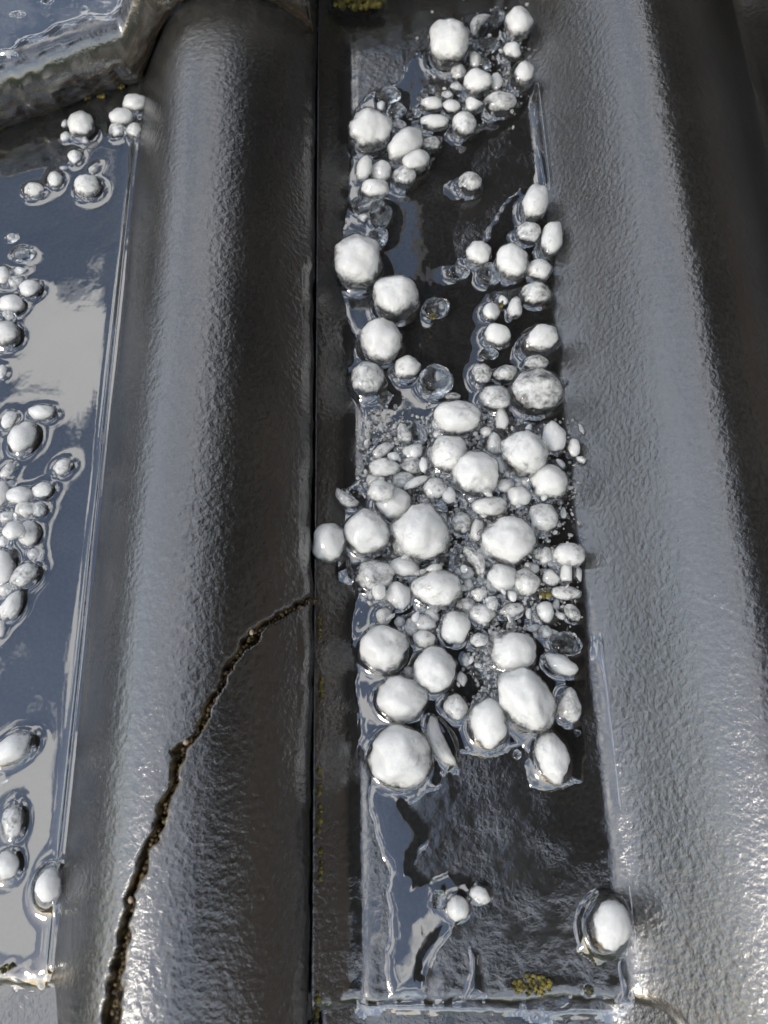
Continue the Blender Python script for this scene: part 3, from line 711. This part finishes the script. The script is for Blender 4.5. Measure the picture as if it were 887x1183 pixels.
def anchor_label(s):
    best = min(anchors, key=lambda a: (a[1] - s['p']).length if a[2] is not s else 9)
    d = s['p'] - best[1]
    lt = s['px'] < 200
    if abs(d.y) > abs(d.x): w_ = 'upslope of' if d.y > 0 else 'downslope of'
    elif d.x > 0: w_ = 'on the ridge side of' if lt else 'on the slope side of'
    else: w_ = 'away from the ridge beside' if lt else 'on the joint side of'
    return f'{base_label(s)} {w_} {best[0]}'
short = {(4,230,620):'the largest hailstone',(4,628,440):'the large oval stone',(4,712,622):'the teardrop stone',(4,510,512):'the egg-shaped stone',
 (5,732,345):'the lone clear-rimmed stone',(3,98,460):'the stone on the joint',(2,705,455):'the broad-rimmed stone',(2,120,200):'the topmost stone of the row',
 (2,240,315):'the frosted stone of the row',(2,195,455):'the lowest stone of the row',(1,440,150):'the rough round stone',(1,168,445):'the white stone at the joint',
 (1,690,262):'the clear-rimmed cluster stone',(9,162,718):'the rimmed stone against the ridge',(9,42,250):'the almond-shaped stone',(6,630,488):'the stone tucked in the corner',
 (3,358,432):'the biggest upper stone',(3,605,455):'the wide white stone',(3,515,265):'the round frosted white stone',(3,655,210):'the big dimpled grey stone',
 (3,463,108):'the blocky white stone',(2,690,620):'the big glazed stone',(4,175,275):'the mottle-bottomed stone',(4,335,345):'the blunt white stone',(4,590,285):'the stone with the ragged rim',
 (3,405,592):'the large streaky grey stone',(3,725,288):'the lobed white stone',(8,12,615):'the big lower-clump stone',(7,20,520):'the big upper-clump stone',(7,100,975):'the tilted oval stone',
 (6,380,585):'the stone below the mossy edge',(1,540,285):'the white stone amid the cluster',(1,290,500):'the slanting half-round stone',(2,612,205):'the main loose-string stone'}
anchors = []
for (ri, zx, zy), nm_ in short.items():
    R = (R1, R2, R3, R4, R5, R6, R7, R8, R9)[ri - 1]; kx = (round(R[0] + zx / R[2], 2), round(R[1] + zy / R[2], 2))
    for s in stones:
        if (round(s['px'], 2), round(s['py'], 2)) == kx:
            anchors.append((nm_, s['p'], s))
            if kx not in spec_by_xy: spec_by_xy[kx] = nm_.replace('the ', '', 1) + ' in its part of the hail' if len(nm_.split()) < 7 else nm_.replace('the ', '', 1)
for i, s in enumerate(stones):
    k = s['k']; r_mm = s['r'] * 1000
    size = 'large' if r_mm > 7.5 else 'medium' if r_mm > 4.6 else 'small' if r_mm > 2.6 else 'tiny'
    ar = max(s['A'], s['B']) / min(s['A'], s['B'])
    look = {'w': 'opaque white', 'm': 'cloudy mottled', 'c': 'clear glassy', 's': 'white-cored clear-rimmed'}[k]
    shape = 'elongated' if ar > 1.45 else 'rounded'
    lab = spec_by_xy.get((round(s['px'], 2), round(s['py'], 2)))
    if s['reg'] == 10: grp = 'ice chips in the big heap'
    else: grp = 'hailstones ' + where(s)
    if lab is None: lab = anchor_label(s)
    nm = 'ice_chip' if s['reg'] == 10 else 'hailstone'
    if k in 'wm' and max(s['a'], s['b']) > 10:
        o = bpy.data.objects.new(nm, None); C.objects.link(o); o.empty_display_size = 0.005
        place(o, s['p'])
        new_obj('core', stone_mesh('core', s, 1.02, i, k), M_CORE, o)
        new_obj('ice_shell', stone_mesh('ice_shell', s, 1.085, i, 's'), M_SHELL, o)
    elif k == 's':
        o = bpy.data.objects.new(nm, None); C.objects.link(o); o.empty_display_size = 0.005
        place(o, s['p'])
        new_obj('core', stone_mesh('core', s, 0.76, 500 + i, 'w', (0.0006, 0.0008, 0.0006)), M_CORE, o)
        new_obj('ice_shell', stone_mesh('ice_shell', s, 1.0, 900 + i, 's', rough=.6), M_SHELL, o)
    else:
        o = place(new_obj(nm, stone_mesh(nm, s, 1.04, i, k), M_ICE), s['p'])
    tag(o, lab, 'ice chip' if s['reg'] == 10 else 'hailstone', grp)

# crushed slush packed between the stones of the heap
rs = random.Random(21); V, F = ico_verts(1); co = []; fs = []; mk_ = []
n = 0
while n < 1500:
    r_ = rs.random()
    if r_ < .62: x, y = rs.gauss(555, 62), rs.uniform(480, 735)
    elif r_ < .80: x, y = rs.gauss(455, 26), rs.gauss(530, 26)
    elif r_ < .92: x, y = rs.gauss(572, 18), rs.gauss(760, 26)
    else: x, y = rs.gauss(565, 30), rs.gauss(75, 32)
    if not (412 < x < 672): continue
    if any(((x - q['px']) / q['a']) ** 2 + ((y - q['py']) / q['b']) ** 2 < 0.75 for q in stones): continue
    z = abs(rs.gauss(0, .0016)) + .0003; p, mpp = unproject(x, y, z + .0004)
    b0 = len(co); sc_ = np.array([rs.uniform(.5, 1.7), rs.uniform(.5, 1.7), rs.uniform(.5, 1.1)]) * rs.uniform(.00025, .00075)
    rot_ = np.array(Matrix.Rotation(rs.uniform(0, 6.3), 3, Vector((rs.gauss(0, 1), rs.gauss(0, 1), rs.gauss(0, 1))).normalized()))
    jit = np.array([rs.uniform(.6, 1.25) for _ in V])
    co += ((V * jit[:, None] * sc_) @ rot_ + np.array(p[:])).tolist(); fs += [[b0 + q_ for q_ in f] for f in F]
    mk_ += [rs.uniform(.15, 1.1)] * len(V); n += 1
me = bpy.data.meshes.new('slush'); me.from_pydata(co, [], fs)
at = me.attributes.new('milk', 'FLOAT', 'POINT'); at.data.foreach_set('value', mk_); me.update()
tag(place(new_obj('slush', me, M_ICE)), 'crushed ice slush filling the gaps of the hail heap', 'slush', kind='stuff')

# ------------------------------------------------------------------ moss and grit
def clump(name, n, rx, ry, rz, rmin, rmax, mt, seed, parent=None):
    rs = random.Random(seed); V, F = ico_verts(2); co = []; fs = []
    for k in range(n):
        a = rs.uniform(0, 6.283); q_ = math.sqrt(rs.random())
        c = np.array([rx * q_ * math.cos(a), ry * q_ * math.sin(a), rz * rs.random() * (1 - q_ * .7)])
        r_ = rs.uniform(rmin, rmax)
        jit = np.array([1 + .35 * mnoise.noise(Vector(v) * 2 + Vector((k * 3.1, seed, 0))) for v in V])
        b0 = len(co); co += (V * jit[:, None] * r_ * np.array([rs.uniform(.7, 1.3), rs.uniform(.7, 1.3), rs.uniform(.6, 1.2)]) + c).tolist()
        fs += [[b0 + i_ for i_ in f] for f in F]
    me = bpy.data.meshes.new(name); me.from_pydata(co, [], fs); me.polygons.foreach_set('use_smooth', [True] * len(fs)); me.update()
    return new_obj(name, me, mt, parent)
def moss(px, py, n, rx, ry, rz, rmin, rmax, seed, label, z=None, name='moss_tuft', cat='moss', mt=None):
    zz = 0 if z is None else z
    for _ in range(8):
        p, mpp = unproject(px, py, zz)
        zz = floor_z(p.x) if z is None else z
    o = clump(name, n, rx, ry, rz, rmin, rmax, mt or M_MOSS, seed); place(o, (p.x, p.y, zz)); tag(o, label, cat, 'bits of moss'); return o
moss(617, 1138, 70, .0046, .0026, .0009, .00025, .0006, 1, 'yellow moss tuft near the front edge below the heap')
moss(598, 1140, 12, .0016, .0012, .0008, .0003, .0007, 2, 'pale crumb of moss beside the yellow tuft')
moss(629, 685, 10, .0018, .0012, .001, .0004, .0007, 3, 'yellow-green moss crumb on the hail in the big heap', z=.009)
moss(500, 366, 8, .0009, .0008, .0008, .0003, .0006, 4, 'orange-brown crumb on clear hail by the row of three', z=.006)
moss(580, 352, 9, .0006, .0014, .0008, .0003, .0005, 5, 'brown crumb between small hailstones in the loose string', z=.008)
moss(682, 1143, 7, .0008, .0008, .0008, .0003, .0006, 6, 'dark moss crumb by the lower corner of the trough')
moss(415, 4, 110, .0110, .0028, .003, .0006, .0015, 7, 'golden-brown moss fringe under the upper tile edge', z=.004)
for i, (px, py) in enumerate([(371, 795), (369, 945), (370, 1000), (369, 900), (366, 1165), (369, 725)]):
    moss(px, py, 16, .0005, .0042, .0006, .0003, .0006, 20 + i, 'thin green moss line in the joint between the tiles')
for i, (px, py) in enumerate([(8, 1120), (100, 114), (118, 111), (138, 101)]):
    moss(px, py, 10, .0016, .0010, .0010, .0003, .0007, 40 + i, 'yellow moss crumb on the bottom edge of the overhanging tile' if i else 'yellow moss crumb at the lower lip of the flooded trough', z=.002)
# crumbs of soil, moss and grit packed in the crack: parts of the cracked tile
rs = random.Random(5); V, F = ico_verts(2); co = []; fs = []
for i in range(len(crack_pts) - 1):
    a, b = crack_pts[i], crack_pts[i + 1]; n = int((b - a).length / 0.00030)
    for k in range(n):
        t = rs.random(); wv = crack_w[i] * (1 - t) + crack_w[i + 1] * t
        p = a.lerp(b, t); nx = Vector((-(b - a).y, (b - a).x, 0)).normalized()
        off = abs(rs.gauss(0, .45)) * wv * 0.78 - .1 * wv; p = p + nx * off
        z = float(profile(p.x - X0L)) - rs.uniform(.0014, .0042)
        r_ = rs.uniform(.00022, .00055)
        b0 = len(co); sc_ = np.array([rs.uniform(.6, 1.4), rs.uniform(.6, 1.4), rs.uniform(.6, 1.2)]) * r_
        jit = np.array([1 + .4 * mnoise.noise(Vector(v) * 2 + Vector((k * 1.7, i, 0))) for v in V])
        co += (V * jit[:, None] * sc_ + np.array([p.x - X0L, p.y - Y_FRONT_L, z])).tolist(); fs += [[b0 + q_ for q_ in f] for f in F]
me = bpy.data.meshes.new('crack_soil'); me.from_pydata(co, [], fs); me.update()
o = new_obj('crack_soil', me, M_SOIL, cracked); o['kind'] = 'stuff'
for i, (px, py, rr) in enumerate([(214, 857, .0008), (150, 1040, .0007), (290, 730, .0006)]):
    p = surf_point(px, py, lambda X: profile(X - X0L))
    o = clump('grit', 1, 0, 0, 0, rr, rr, M_PEB, 60 + i, cracked); o.location = (p.x - X0L, p.y - Y_FRONT_L, p.z - rr * .8)
